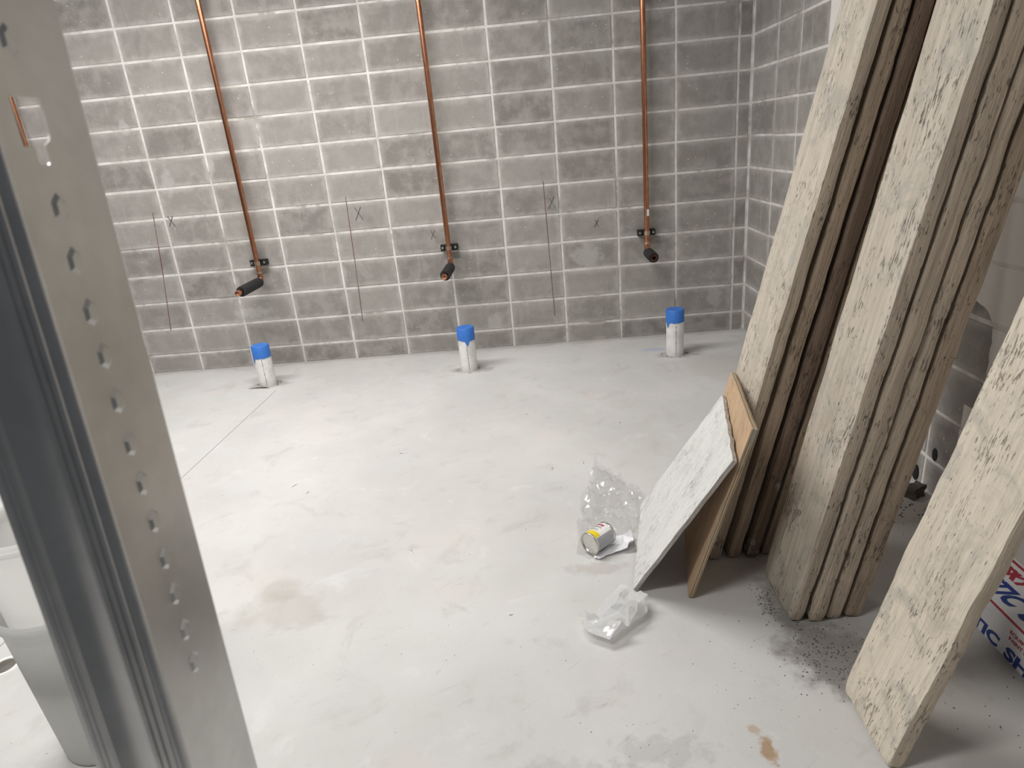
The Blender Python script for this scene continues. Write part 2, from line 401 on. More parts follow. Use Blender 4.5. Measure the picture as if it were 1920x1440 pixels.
beds = [0.0] + [(ZF - j) * U for j in range(10, -5, -1)]       # horizontal joints upward from the floor
wb = link('wall_back', bbox(-4.3, XR + 0.2, 0.0035, 0.2, 0, beds[-1]), 'mortar'); tag(wb, 'grey stack-bond concrete block wall with white mortar joints', kind='structure')
wr = link('wall_right', bbox(XR + 0.0035, XR + 0.2, -4.7, 0.0035, 0, beds[-1]), 'mortar'); tag(wr, 'side wall of concrete block, partly painted white', kind='structure')
BM = {}
def block_mesh(wd, ht, var):
    k = (round(wd, 4), round(ht, 4), var)
    if k not in BM:
        bm = bbox(-wd / 2, wd / 2, 0, 0.05, -ht / 2, ht / 2, 0.003, 1)
        rg = random.Random(hash(k) & 0xffff)
        for v in bm.verts: v.co += Vector((rg.uniform(-1, 1), rg.uniform(-0.6, 0.6), rg.uniform(-1, 1))) * 0.0014
        me = D.meshes.new('concrete_block'); bm.to_mesh(me); bm.free(); me.materials.append(M['block']); BM[k] = me
    return BM[k]
def lay(parent, cuts, place, rotz):
    for c0, c1 in zip(cuts, cuts[1:]):
        for z0, z1 in zip(beds, beds[1:]):
            wd, ht = abs(c1 - c0) - J, z1 - z0 - J * (0.5 if z0 == 0 else 1)
            me = block_mesh(wd, ht, random.randrange(4))
            o = D.objects.new('concrete_block', me); COL.objects.link(o); o.parent = parent
            zc = (z0 + z1) / 2 + (-J * 0.25 if z0 == 0 else 0)
            x, y = place((c0 + c1) / 2)
            o.location = (x + random.uniform(-.0012, .0012), y + random.uniform(-.0012, .0012), zc + random.uniform(-.001, .001))
            o.rotation_euler = (random.uniform(-.003, .003), random.uniform(-.003, .003), rotz + random.uniform(-.002, .002))
lay(wb, [k * 2 * U for k in range(-10, 5)] + [XR - 0.005], lambda c: (c, 0.0), 0)
lay(wr, [-0.015, -0.457, -0.805, -1.153] + [-1.153 - 0.4064 * i for i in range(1, 9)], lambda c: (XR, c), -math.pi / 2)
# layout lines and crosses drawn on the block wall
def stroke(name, pts, wdt, mat, parent):
    bm = bmesh.new()
    for (xa, za), (xb, zb) in zip(pts, pts[1:]):
        d = Vector((xb - xa, 0, zb - za)); n = Vector((d.z, 0, -d.x)).normalized() * wdt / 2
        a, b = Vector((xa, 0, za)), Vector((xb, 0, zb))
        fr = [bm.verts.new(p + Vector((0, -0.0032, 0))) for p in (a - n, b - n, b + n, a + n)]
        bk = [bm.verts.new(p + Vector((0, 0.0012, 0))) for p in (a - n, b - n, b + n, a + n)]
        bm.faces.new(fr); bm.faces.new(bk[::-1])
        for i in range(4): bm.faces.new((fr[i], bk[i], bk[(i + 1) % 4], fr[(i + 1) % 4]))
    bmesh.ops.recalc_face_normals(bm, faces=bm.faces)
    return link(name, bm, mat, parent)
for pts in (((-2.507, 1.20), (-2.555, 0.76), (-2.612, 0.33)), ((-1.099, 1.19), (-1.110, 0.74), (-1.127, 0.28)), ((0.301, 1.18), (0.311, 0.70), (0.322, 0.21))):
    stroke('chalk_line', pts, 0.003, 'chalk', wb)
for cx, cz, s in ((-1.026, 1.07, 0.045), (-0.512, 0.878, 0.030), (0.352, 1.03, 0.04), (-2.39, 1.13, 0.035), (0.66, 0.86, 0.025)):
    stroke('pencil_cross', ((cx - s * .6, cz - s), (cx + s * .5, cz + s)), 0.0025, 'pencil', wb)
    stroke('pencil_cross', ((cx - s * .5, cz + s), (cx + s * .6, cz - s)), 0.002, 'pencil', wb)
# black slugs standing in for the shade inside holes low on the side wall
for hy, hz, r in ((-2.432, 0.168, 0.016), (-2.325, 0.035, 0.02)):
    bm = tube([(XR - 0.0032, hy, hz), (XR + 0.002, hy, hz)], r, 12); bmesh.ops.scale(bm, vec=(1, 1, 1.7), space=Matrix.Translation((0, -hy, -hz)), verts=bm.verts)
    link('hole_shade', bm, 'black', wr)

# ------------------------------------------------------------------ copper supplies
def copper_supply(x, xtop, z_el, y_end, cap, label, sticker=False):
    yo = -0.06
    root = tag(empty('copper_pipe', (x, 0, 0)), label, 'pipe', 'copper supply drops on the block wall')
    # riser with its sweep elbow and horizontal stub
    pts = [(xtop - x, yo, 2.84), ((xtop - x) * .5, yo, 1.9), (0, yo, z_el + 0.05)]
    autosmooth(link('riser', tube(pts, 0.0178, 18), 'copper', root), 60)
    el = [(0, yo, z_el + 0.065)] + [(0, yo - 0.035 + 0.035 * math.cos(a), z_el + 0.035 - 0.035 * math.sin(a)) for a in [math.pi / 2 * i / 6 for i in range(7)]] + [(0, yo - 0.07, z_el)]
    e = autosmooth(link('elbow', tube(el, 0.0205, 18), 'copper', root), 60)
    link('solder_ring', tube([(0, yo, z_el + 0.058), (0, yo, z_el + 0.070)], 0.0215, 18), 'solder', e)
    ys = y_end + (0.065 if cap else 0.018)
    autosmooth(link('insulation_sleeve', lathe_y(((0.021, yo - 0.045), (0.034, yo - 0.042), (0.036, yo - 0.06), (0.036, ys + 0.006), (0.034, ys), (0.0205, ys), (0.0205, ys + 0.04)), z_el), 'foam', root), 40)
    st = autosmooth(link('stub', lathe_y(((0.0178, yo - 0.06), (0.0178, y_end + 0.006)) + (((0.0195, y_end + 0.03), (0.0195, y_end + 0.004), (0.015, y_end - 0.004), (0.0, y_end - 0.006)) if cap else ((0.0178, y_end), (0.0145, y_end), (0.0145, y_end + 0.06))), z_el), 'copper', root), 40)
    if not cap:
        link('bore_shade', lathe_y(((0.0145, y_end + 0.025), (0, y_end + 0.025)), z_el), 'black', st)  # black disc stands in for the darkness inside the bore
    # strut clip
    zc = z_el + 0.132
    cl = link('wall_clip', bbox(-0.062, 0.062, yo + 0.018, -0.001, zc - 0.021, zc + 0.021, 0.002), 'clip', root)
    for s in (-1, 1):
        link('clip_lip', bbox(s * 0.040 - 0.020, s * 0.040 + 0.020, yo + 0.010, yo + 0.018, zc + 0.015, zc + 0.021), 'clip', cl)
        link('clip_lip', bbox(s * 0.040 - 0.020, s * 0.040 + 0.020, yo + 0.010, yo + 0.018, zc - 0.021, zc - 0.015), 'clip', cl)
        link('clip_screw', bbox(s * 0.046 - 0.008, s * 0.046 + 0.008, yo + 0.008, yo + 0.019, zc - 0.009, zc + 0.009, 0.002), 'galv_clip', cl)
    link('pipe_strap', tube([(0, yo, zc - 0.014), (0, yo, zc + 0.014)], 0.0225, 18), 'solder', root)
    if sticker:
        link('sticker', bbox(-0.002, 0.013, yo - 0.0195, yo - 0.012, 0.89, 0.935), 'tag', root, )
    return root
def lathe_y(prof, z):          # profile of (radius, y) round a horizontal axis at height z
    bm = lathe([(r, y) for r, y in prof], 20)
    bmesh.ops.transform(bm, matrix=Matrix.Translation((0, 0, z)) @ Matrix.Rotation(-math.pi / 2, 4, 'X'), verts=bm.verts)
    bmesh.ops.recalc_face_normals(bm, faces=bm.faces)
    return bm
copper_supply(-1.806, -1.816, 0.658, -0.485, True, 'leftmost copper pipe on block wall, longest black sleeve with capped end')
copper_supply(-3.225, -3.235, 0.660, -0.485, True, 'copper pipe at far left, glimpsed through the keyhole slot of the stud')
copper_supply(-0.403, -0.413, 0.652, -0.475, True, 'middle copper pipe on block wall with capped stub in black sleeve')
copper_supply(1.006, 0.994, 0.640, -0.330, False, 'rightmost copper pipe on block wall with open stub and silver sticker', True)

# ------------------------------------------------------------------ PVC drain stubs
def drain(x, y, h, label, drip):
    root = tag(empty('drain_stub', (x, y, 0)), label, 'pipe', 'capped plastic drain stubs in front of the block wall')
    r = 0.058
    bm = lathe([(r - 0.006, 0.0), (r, 0.0), (r, h - 0.008), (r - 0.006, h - 0.008), (r - 0.006, 0.0)], 40)
    p = autosmooth(link('pipe', bm, 'pvc', root), 40)
    # stamped lettering line down the side
    a = -math.pi / 2 + 0.05 - 0.12 * x
    z = 0.012; rg = random.Random(int(x * 100))
    bm = bmesh.new()
    while z < h - 0.1:
        l = rg.uniform(0.006, 0.02)
        tx, ty = math.cos(a), math.sin(a); n = Vector((tx, ty, 0)); s = Vector((-ty, tx, 0)) * rg.uniform(0.0012, 0.0022)
        q = [n * (r + 0.0006) - s, n * (r + 0.0006) + s]; i = [n * (r - 0.002) - s, n * (r - 0.002) + s]
        V = [bm.verts.new(c + Vector((0, 0, zz))) for zz in (z, z + l) for c in (q[0], q[1], i[1], i[0])]
        for f in ((0, 1, 5, 4), (1, 2, 6, 5), (3, 0, 4, 7), (4, 5, 6, 7), (3, 2, 1, 0)): bm.faces.new([V[k] for k in f])
        z += l + rg.uniform(0.001, 0.006)
    link('stamped_print', bm, 'print', p)
    # blue tape: wrapped skirt with a ragged hem and a slightly sagging top
    bm = bmesh.new(); N = 64; rt = r + 0.0022; top = []; mid = []; hem = []
    for k in range(N):
        an = 2 * math.pi * k / N; c, s = math.cos(an), math.sin(an)
        rr = rt + 0.0009 * noise.noise((c * 3 + x, s * 3, 1)); wv = 0.004 * noise.noise((c * 2 + x, s * 2, 5))
        da = (an - drip + math.pi) % (2 * math.pi) - math.pi
        hm = h - 0.086 + wv - (0.040 * max(0, 1 - abs(da) / 0.28))
        top.append(bm.verts.new((c * (rt - 0.004), s * (rt - 0.004), h))); mid.append(bm.verts.new((c * rr, s * rr, h - 0.005))); hem.append(bm.verts.new((c * rr, s * rr, hm)))
    ctr = bm.verts.new((0.004, 0, h - 0.004))
    inn = [bm.verts.new((v.co.x * .6, v.co.y * .6, h - 0.002 + 0.002 * noise.noise((v.co.x * 60 + x, v.co.y * 60, 0)))) for v in top]
    for k in range(N):
        j = (k + 1) % N
        bm.faces.new((hem[k], hem[j], mid[j], mid[k])); bm.faces.new((mid[k], mid[j], top[j], top[k])); bm.faces.new((top[k], top[j], inn[j], inn[k])); bm.faces.new((inn[k], inn[j], ctr))
    autosmooth(link('blue_tape_cap', bm, 'tape', root), 50)
    # ragged edge of the slab around the pipe
    bm = bmesh.new(); rg = random.Random(5 + int(x * 10))
    for i in range(26):
        an = rg.uniform(0, 2 * math.pi); d = r + rg.uniform(0.002, 0.035); s = rg.uniform(0.003, 0.008)
        c = Vector((math.cos(an) * d, math.sin(an) * d, 0))
        v = [bm.verts.new(c + Vector((rg.uniform(-s, s), rg.uniform(-s, s), 0))) for _ in range(3)] + [bm.verts.new(c + Vector((0, 0, s * 0.8)))]
        for f in ((0, 1, 3), (1, 2, 3), (2, 0, 3)): bm.faces.new([v[q] for q in f])
    tag(link('concrete_crumbs', bm, 'grit', root), kind='stuff')
    return root
d1 = drain(-1.735, -0.485, 0.292, 'leftmost white plastic drain stub with blue tape cap, painted gap shade at foot', 3.9)
drain(-0.302, -0.482, 0.306, 'middle white plastic drain stub with blue taped top', 4.9)
drain(1.114, -0.482, 0.318, 'rightmost white plastic drain stub with blue taped top near the corner', 3.6)
bm = bmesh.new()
for i, (px, py) in enumerate([(-0.115, -0.068), (-0.08, -0.060), (-0.04, -0.060), (0.0, -0.066), (0.035, -0.075)]):
    hw = (0.002, 0.006, 0.008, 0.009, 0.002)[i]
    bm.verts.new((px, py - hw, 0.0015)); bm.verts.new((px, py + hw, 0.0015))
bm.verts.ensure_lookup_table()
for i in range(4): bm.faces.new([bm.verts[k] for k in (2 * i, 2 * i + 2, 2 * i + 3, 2 * i + 1)])
r = bmesh.ops.extrude_face_region(bm, geom=list(bm.faces)); bmesh.ops.translate(bm, vec=(0, 0, -0.003), verts=[v for v in r['geom'] if isinstance(v, bmesh.types.BMVert)])
bmesh.ops.recalc_face_normals(bm, faces=bm.faces)
link('floor_gap_shade', bm, 'black', d1)  # thin black crescent on the slab, painted shade of a recess

# ------------------------------------------------------------------ leaning scaffold planks
def plank(x0, slope, y_near, wd, t, length, mat, label, group, seed, bow=0.0, nose=0.02, skew=0.0):
    th = math.atan(slope)
    NZ, NY, NX = 130, 20, 4
    bm = bmesh.new(); rings = []
    # rounded-rectangle section, walked once round
    sec = []
    for i in range(NY): sec.append((0.0, i / NY))
    for i in range(NX): sec.append((i / NX, 1.0))
    for i in range(NY): sec.append((1.0, 1 - i / NY))
    for i in range(NX): sec.append((1 - i / NX, 0.0))
    zs = [0.0, 0.004, 0.010, 0.018, 0.03] + [0.03 + (length - 0.03) * ((i / (NZ - 1)) ** 1.15) for i in range(1, NZ)]
    for z in zs:
        ring = []
        end = max(0.0, 1 - z / 0.03)
        for a, b in sec:
            x, y = a * t, b * wd
            cx, cy = x - t / 2, y - wd / 2
            er = 0.006 + 0.004 * noise.noise((seed, z * 5, a * 2 + b * 3))    # worn corner radius
            ix, iy = t / 2 - er, wd / 2 - er
            qx, qy = max(-ix, min(ix, cx)), max(-iy, min(iy, cy))
            ox, oy = cx - qx, cy - qy; l = math.hypot(ox, oy)
            if l > er: ox, oy = ox / l * er, oy / l * er
            cx, cy = qx + ox, qy + oy
            k = 1 - 0.18 * end * end
            cx *= k; cy *= 1 - nose * 2 * end * end
            # ragged long edges, shallow relief over the face
            ew = 0.0045 * noise.noise((seed * 3.1, z * 9, 2 if b > 0.5 else 7)) + 0.002 * noise.noise((seed, z * 38, b * 2))
            if b in (0.0, 1.0): cy += ew
            fz = 0.0022 * noise.noise((seed + a * 5, b * 5, z * 7)) + 0.0011 * noise.noise((seed - a, b * 18, z * 16))
            cx += fz
            zz = z + end * 0.006 * noise.noise((seed, b * 6, a * 3))
            cx += bow * math.sin(math.pi * min(1, z / length))
            ring.append(bm.verts.new((cx + t / 2, cy + wd / 2 + skew * z, max(zz, 0.0))))
        rings.append(ring)
    n = len(sec)
    for A, B in zip(rings, rings[1:]):
        for k in range(n): bm.faces.new((A[k], B[k], B[(k + 1) % n], A[(k + 1) % n]))
    bm.faces.new(rings[0]); bm.faces.new(rings[-1][::-1])
    bmesh.ops.recalc_face_normals(bm, faces=bm.faces)
    o = autosmooth(link('scaffold_plank', bm, mat), 50)
    o.location = (x0, y_near, t * math.sin(th) + 0.0005); o.rotation_euler = (0, th, 0)
    tag(o, label, 'plank', group)
    return o
G1 = 'planks leaning in the nearer stack'; G2 = 'planks leaning in the farther stack'
plank(0.752, 0.236, -2.795, 0.245, 0.040, 3.30, 'wood_cream', 'leftmost tall leaning plank, flaking cream face behind the plywood', G2, 1.3)
plank(0.818, 0.230, -2.790, 0.240, 0.042, 3.30, 'wood_brown', 'tan-edged plank, second from left in the farther leaning stack', G2, 2.7)
plank(0.881, 0.226, -2.795, 0.235, 0.042, 3.30, 'wood_dark', 'dark brown stained plank with white paint spots in the farther stack', G2, 3.9)
plank(0.940, 0.222, -2.785, 0.235, 0.042, 3.30, 'wood_brown', 'brown plank hidden deepest in the farther stack, right of dark one', G2, 4.4)
plank(1.000, 0.222, -2.540, 0.240, 0.044, 3.04, 'wood_brown', 'added unseen brown plank behind the farther leaning stack, shading the side wall', G2, 4.9)  # added plank, out of view, keeps light off the side wall
plank(0.910, 0.205, -3.125, 0.240, 0.042, 3.15, 'wood_cream', 'wide cream-faced plank at front of the nearer stack', G1, 5.6)
plank(0.966, 0.203, -3.130, 0.238, 0.044, 3.10, 'wood_tan', 'tan plank edge directly behind the wide cream-faced plank', G1, 6.2)
plank(1.022, 0.201, -3.122, 0.236, 0.042, 3.05, 'wood_tan', 'greyish plank edge, third in the nearer leaning stack', G1, 7.8)
plank(1.079, 0.199, -3.120, 0.240, 0.048, 3.00, 'wood_brown', 'brown plank nearest the side wall in the nearer stack', G1, 8.1)
plank(0.951, 0.267, -3.628, 0.236, 0.036, 2.72, 'wood_pale', 'large pale plank standing alone in the right foreground', None, 9.5, 0, 0.01)

# ------------------------------------------------------------------ plywood offcut and white board leaning on the planks
def sheet(name, P, t, mats, nu=24, nv=24, seed=0, rag=0.003):
    """board of thickness t; P = near-bottom, far-bottom, far-top, near-top corners of its upper face"""
    P = [Vector(p) for p in P]
    o = P[0]; ey = (P[1] - P[0]).normalized(); n = ey.cross(P[3] - P[0]).normalized()
    if n.x > 0: n = -n                     # n points out of the visible face, towards -X
    ez = ey.cross(-n).normalized(); ez = ez if ez.z > 0 else -ez
    R = Matrix((-n, ey, ez)).transposed()  # local x goes into the board
    Q = [R.transposed() @ (p - o) for p in P]
    bm = bmesh.new(); F = []; B = []
    for i in range(nu + 1):
        rf = []; rb = []
        for j in range(nv + 1):
            u, v = i / nu, j / nv
            q = (Q[0] * (1 - u) + Q[1] * u) * (1 - v) + (Q[3] * (1 - u) + Q[2] * u) * v
            y, z = q.y, q.z
            if i in (0, nu): y += rag * noise.noise((seed, v * 9, i))
            if j in (0, nv): z += rag * noise.noise((seed + 4, u * 9, j))
            x = 0.0012 * noise.noise((seed, u * 6, v * 6))
            rf.append(bm.verts.new((x, y, z))); rb.append(bm.verts.new((x + t, y, z)))
        F.append(rf); B.append(rb)
    for i in range(nu):
        for j in range(nv):
            bm.faces.new((F[i][j], F[i][j + 1], F[i + 1][j + 1], F[i + 1][j])); bm.faces.new((B[i][j], B[i + 1][j], B[i + 1][j + 1], B[i][j + 1]))
    def side(L1, L2):
        for k in range(len(L1) - 1):
            f = bm.faces.new((L1[k], L1[k + 1], L2[k + 1], L2[k])); f.material_index = 1
    side(F[0], B[0]); side(F[-1], B[-1]); side([r[0] for r in F], [r[0] for r in B]); side([r[-1] for r in F], [r[-1] for r in B])
    bmesh.ops.recalc_face_normals(bm, faces=bm.faces)
    ob = link(name, bm, mats[0]); ob.data.materials.append(M[mats[1]])
    ob.matrix_world = Matrix.Translation(o) @ R.to_4x4()
    return ob
ply = sheet('plywood_offcut', ((0.634, -2.9873, 0.0085), (0.726, -2.513, 0.0085), (0.874, -2.560, 0.625), (0.782, -3.092, 0.650)), 0.016, ('plywood', 'ply_edge'), seed=3)
tag(ply, 'tan plywood offcut leaning between the white board and the planks', 'board')
wbd = sheet('white_board', ((0.462, -2.942, 0.012), (0.572, -2.41, 0.012), (0.828, -2.606, 0.562), (0.734, -3.086, 0.553)), 0.013, ('white_board', 'white_board'), seed=8, rag=0.007)
tag(wbd, 'whitewashed square board leaning low against the plywood offcut', 'board')

# ------------------------------------------------------------------ galvanized stud close to the camera
stud = empty('metal_stud', (-0.0806, -4.446, 0.0), (-0.06, -0.01, 0.0))
tag(stud, 'galvanized steel stud with raised dimples and keyhole slot, left foreground', 'stud')
SH = 2.9; SW = 0.0935; T = 0.0012
slot = [(0.0217, 1.5112), (0.0480, 1.5132), (0.0488, 1.5050), (0.0484, 1.4905), (0.0470, 1.4870), (0.0415, 1.4835), (0.0410, 1.4725), (0.0400, 1.4712), (0.0322, 1.4712), (0.0312, 1.4725), (0.0305, 1.4815), (0.0217, 1.4818)]
def web_mesh():
    y0, y1 = 0.004, SW - 0.004
    pts = [Vector((y0, 0)), Vector((y1, 0)), Vector((y1, SH)), Vector((y0, SH))] + [Vector(p) for p in slot]
    n = len(slot)
    edges = [(0, 1), (1, 2), (2, 3), (3, 0)] + [(4 + i, 4 + (i + 1) % n) for i in range(n)]
    vo, eo, fo, *_ = delaunay_2d_cdt(pts, edges, [], 1, 1e-6)
    def inside(c):
        r = False
        for i in range(n):
            a, b = slot[i], slot[i - 1]
            if (a[1] > c[1]) != (b[1] > c[1]) and c[0] < (b[0] - a[0]) * (c[1] - a[1]) / (b[1] - a[1]) + a[0]: r = not r
        return r
    bm = bmesh.new(); V0 = [bm.verts.new((0, p.x, p.y)) for p in vo]; V1 = [bm.verts.new((-T, p.x, p.y)) for p in vo]
    for f in fo:
        c = sum((vo[i] for i in f), Vector((0, 0))) / len(f)
        if inside(c): continue
        bm.faces.new([V0[i] for i in f]); bm.faces.new([V1[i] for i in f][::-1])
    for e in [e for e in bm.edges if e.is_boundary]:
        pass
    b = [e for e in bm.edges if e.is_boundary]
    m = {v: V1[i] for i, v in enumerate(V0)}
    for e in b:
        a, c = e.verts
        if a in m and c in m: bm.faces.new((a, c, m[c], m[a]))
    bmesh.ops.recalc_face_normals(bm, faces=bm.faces)
    return bm
link('web', web_mesh(), 'galv', stud)
def strip(name, prof, parent, mat='galv'):   # sheet section (x, y) extruded up the stud
    bm = bmesh.new(); n = len(prof)
    P = [Vector((p[0], p[1], 0)) for p in prof]
    N = []
    for i in range(n):
        d = (P[min(i + 1, n - 1)] - P[max(i - 1, 0)]).normalized(); N.append(Vector((-d.y, d.x, 0)))
    rows = []
    for z in (0.0, SH):
        rows.append(([bm.verts.new(p + Vector((0, 0, z))) for p in P], [bm.verts.new(p + k * T + Vector((0, 0, z))) for p, k in zip(P, N)]))
    (a0, b0), (a1, b1) = rows
    for i in range(n - 1):
        bm.faces.new((a0[i], a0[i + 1], a1[i + 1], a1[i])); bm.faces.new((b0[i], b1[i], b1[i + 1], b0[i + 1]))
        bm.faces.new((a0[i], b0[i], b0[i + 1], a0[i + 1])); bm.faces.new((a1[i], a1[i + 1], b1[i + 1], b1[i]))
    bm.faces.new((a0[0], a1[0], b1[0], b0[0])); bm.faces.new((a0[-1], b0[-1], b1[-1], a1[-1]))
    bmesh.ops.recalc_face_normals(bm, faces=bm.faces)
    return autosmooth(link(name, bm, mat, parent), 25)
# rounded bend from web to flange, three stiffening ribs, a plain channel and a folded edge
arc = [(-0.004 + 0.004 * math.cos(a), 0.004 - 0.004 * math.sin(a)) for a in [math.pi / 2 * i / 5 for i in range(6)]]
def ribs(xs, h=0.0016, wdt=0.0014):
    out = []
    for x in xs: out += [(x + wdt, 0.0), (x + wdt * .4, -h), (x - wdt * .4, -h), (x - wdt, 0.0)]
    return out
strip('flange', arc + ribs((-0.0085, -0.0145, -0.0205)) + [(-0.026, 0.0005), (-0.036, 0.004), (-0.047, 0.004), (-0.0555, 0.0008)], stud)
strip('folded_edge', [(-0.0555, 0.0008), (-0.0570, -0.0016), (-0.0588, -0.0016), (-0.0600, 0.0006)], stud)
strip('inner_flange', [(-0.0600, 0.0006)] + ribs((-0.0635, -0.0680), 0.001) + [(-0.0735, 0.0004), (-0.0745, 0.003), (-0.0745, 0.010)], stud)
strip('far_lip', [(0.0, SW - 0.004), (-0.0008, SW - 0.0016), (-0.003, SW), (-0.0075, SW + 0.0005)], stud)
# embossed six-sided dimples in a column
bm = bmesh.new()
hexo = [(-0.0068, -0.0060), (0.0, -0.0105), (0.0068, -0.0060), (0.0068, 0.0045), (0.0, 0.0105), (-0.0068, 0.0045)]
O = [bm.verts.new((-0.0002, y, z)) for y, z in hexo]; I = [bm.verts.new((0.0020, y * .62, z * .62)) for y, z in hexo]
for k in range(6): bm.faces.new((O[k], O[(k + 1) % 6], I[(k + 1) % 6], I[k]))
bm.faces.new(I); bmesh.ops.recalc_face_normals(bm, faces=bm.faces)
dm = D.meshes.new('dimple'); bm.to_mesh(dm); bm.free(); dm.materials.append(M['galv'])
for y, z in ((0.0348, 1.5447), (0.0379, 1.4436), (0.038, 1.4082), (0.039, 1.3727), (0.0405, 1.3406), (0.0405, 1.3065), (0.0415, 1.272), (0.0425, 1.239), (0.0435, 1.206), (0.044, 1.1728), (0.0435, 1.140), (0.0436, 1.1053), (0.044, 1.0728)):
    o = link('dimple', dm, None, stud); o.location = (0, y, z)

# ------------------------------------------------------------------ nested buckets behind the stud
def pail(name, loc, prof, label, rimz, r):
    root = tag(empty(name, loc), label, 'bucket')
    autosmooth(link('pail_wall', lathe(prof, 48), 'bucket', root), 40)
    for z in rimz:
        autosmooth(link('rim_band', lathe([(r(z) - .002, z - .014), (r(z) + .006, z - .014), (r(z) + .008, z - .006), (r(z) + .008, z + .010), (r(z) + .003, z + .014), (r(z) - .002, z + .014)], 48), 'bucket', root), 40)
    return root
R1 = lambda z: 0.125 + 0.05 * z
bx, by = -1.06, -3.40
pail('plastic_bucket', (bx, by, 0), [(0.0, 0.0), (R1(0) - .006, 0.0), (R1(0), 0.006), (R1(.472), 0.472), (R1(.472) - .003, 0.472), (R1(0) - .004, 0.008), (0.0, 0.008)],
     'milky white plastic bucket on the floor behind the metal stud', (0.462, ), R1)
R2 = lambda z: 0.118 + 0.05 * z
pail('plastic_bucket', (bx, by, 0.24), [(0.0, 0.0), (R2(0) - .006, 0.0), (R2(0), 0.006), (R2(.45), 0.45), (R2(.45) - .003, 0.45), (R2(0) - .004, 0.008), (0.0, 0.008)],
     'upper milky bucket nested inside the bucket behind the stud', (0.44, ), R2)
# round white-ringed floor fitting at the left edge
cv = tag(empty('floor_cover', (-1.605, -3.135, 0)), 'small round white-rimmed floor cover at the far left', 'floor cover')
autosmooth(link('ring', lathe([(0.034, 0.0), (0.036, 0.003), (0.046, 0.0035), (0.049, 0.0)], 40), 'label_white', cv), 40)
link('plate', lathe([(0.034, 0.0012), (0.0, 0.0018)], 40), 'tin_rim', cv)

# ------------------------------------------------------------------ carton of plastic sheeting
ctn = tag(empty('sheeting_carton', (1.43, -2.98, 0)), 'long white carton with blue and red lettering on the floor behind the pale plank', 'box')
L = 0.78; W = 0.192; H = 0.12
body = link('carton_body', bbox(0, W, -L, 0, 0, H, 0.002), 'carton', ctn)
def text_mesh(txt, size, bold=0.0, shear=0.0, space=1.0):
    c = D.curves.new('txt', 'FONT'); c.body = txt; c.size = size; c.offset = bold; c.shear = shear; c.space_character = space; c.resolution_u = 3; c.extrude = 0.0002
    o = D.objects.new('txt', c); COL.objects.link(o)
    bpy.context.view_layer.update()
    me = D.meshes.new_from_object(o.evaluated_get(bpy.context.evaluated_depsgraph_get()))
    D.objects.remove(o); D.curves.remove(c)
    return me
def lay_text(name, txt, xr, yr, ex, ey, origin, mat, parent, bold=0.0, shear=0.0, space=1.0):
    """letters stretched to xr long and yr high; ex, ey give reading and up directions"""
    me = text_mesh(txt, 0.1, bold, shear, space)
    xs = [v.co.x for v in me.vertices]; ys = [v.co.y for v in me.vertices]
    x0, x1, y0, y1 = min(xs), max(xs), min(ys), max(ys)
    ex, ey, o = Vector(ex), Vector(ey), Vector(origin); n = ex.cross(ey)
    for v in me.vertices:
        v.co = o + ex * ((v.co.x - x0) / (x1 - x0) * xr) + ey * ((v.co.y - y0) / (y1 - y0) * yr) + n * (0.0004 if v.co.z > 0 else -0.0003)
    me.materials.clear()
    return link(name, me, mat, parent)
RD = (0, -1, 0)                                    # reading direction: towards the camera
# local y of the letters: PLASTIC SHEETING runs from the far end of the carton
top_up = (1, 0, 0)
lay_text('blue_lettering', 'PLASTIC', 0.275, 0.066, RD, top_up, (0.030, 0.005, H + 0.0006), 'blue_print', body, 0.004, 0.22, 1.0)
lay_text('blue_lettering', 'SHEETING', 0.37, 0.066, RD, top_up, (0.030, -0.292, H + 0.0006), 'blue_print', body, 0.004, 0.22, 1.0)
lay_text('red_lettering', 'HUSKY', 0.20, 0.044, RD, top_up, (0.112, -0.005, H + 0.0006), 'red_print', body, 0.006, 0.25, 0.95)
link('red_stripe', bbox(0.172, 0.182, -L + .002, -0.002, H - 0.001, H + 0.0006), 'red_print', body)
link('red_stripe', bbox(0.0005, 0.0075, -L + .002, -0.002, H - 0.001, H + 0.0006), 'red_print', body)
lay_text('blue_lettering', 'PLASTIC', 0.265, 0.042, RD, (0, 0, 1), (-0.0006, -0.032, 0.003), 'blue_print', body, 0.004, 0.15, 1.0)
lay_text('blue_lettering', 'SHEETING', 0.36, 0.042, RD, (0, 0, 1), (-0.0006, -0.318, 0.003), 'blue_print', body, 0.004, 0.15, 1.0)
lay_text('red_small_print', 'EQUIPPED', 0.085, 0.014, RD, (0, 0, 1), (-0.0006, -0.326, 0.084), 'red_print', body, 0.001)
lay_text('red_small_print', 'PAINT PRO', 0.09, 0.013, RD, (0, 0, 1), (-0.0006, -0.326, 0.065), 'red_print', body, 0.001)

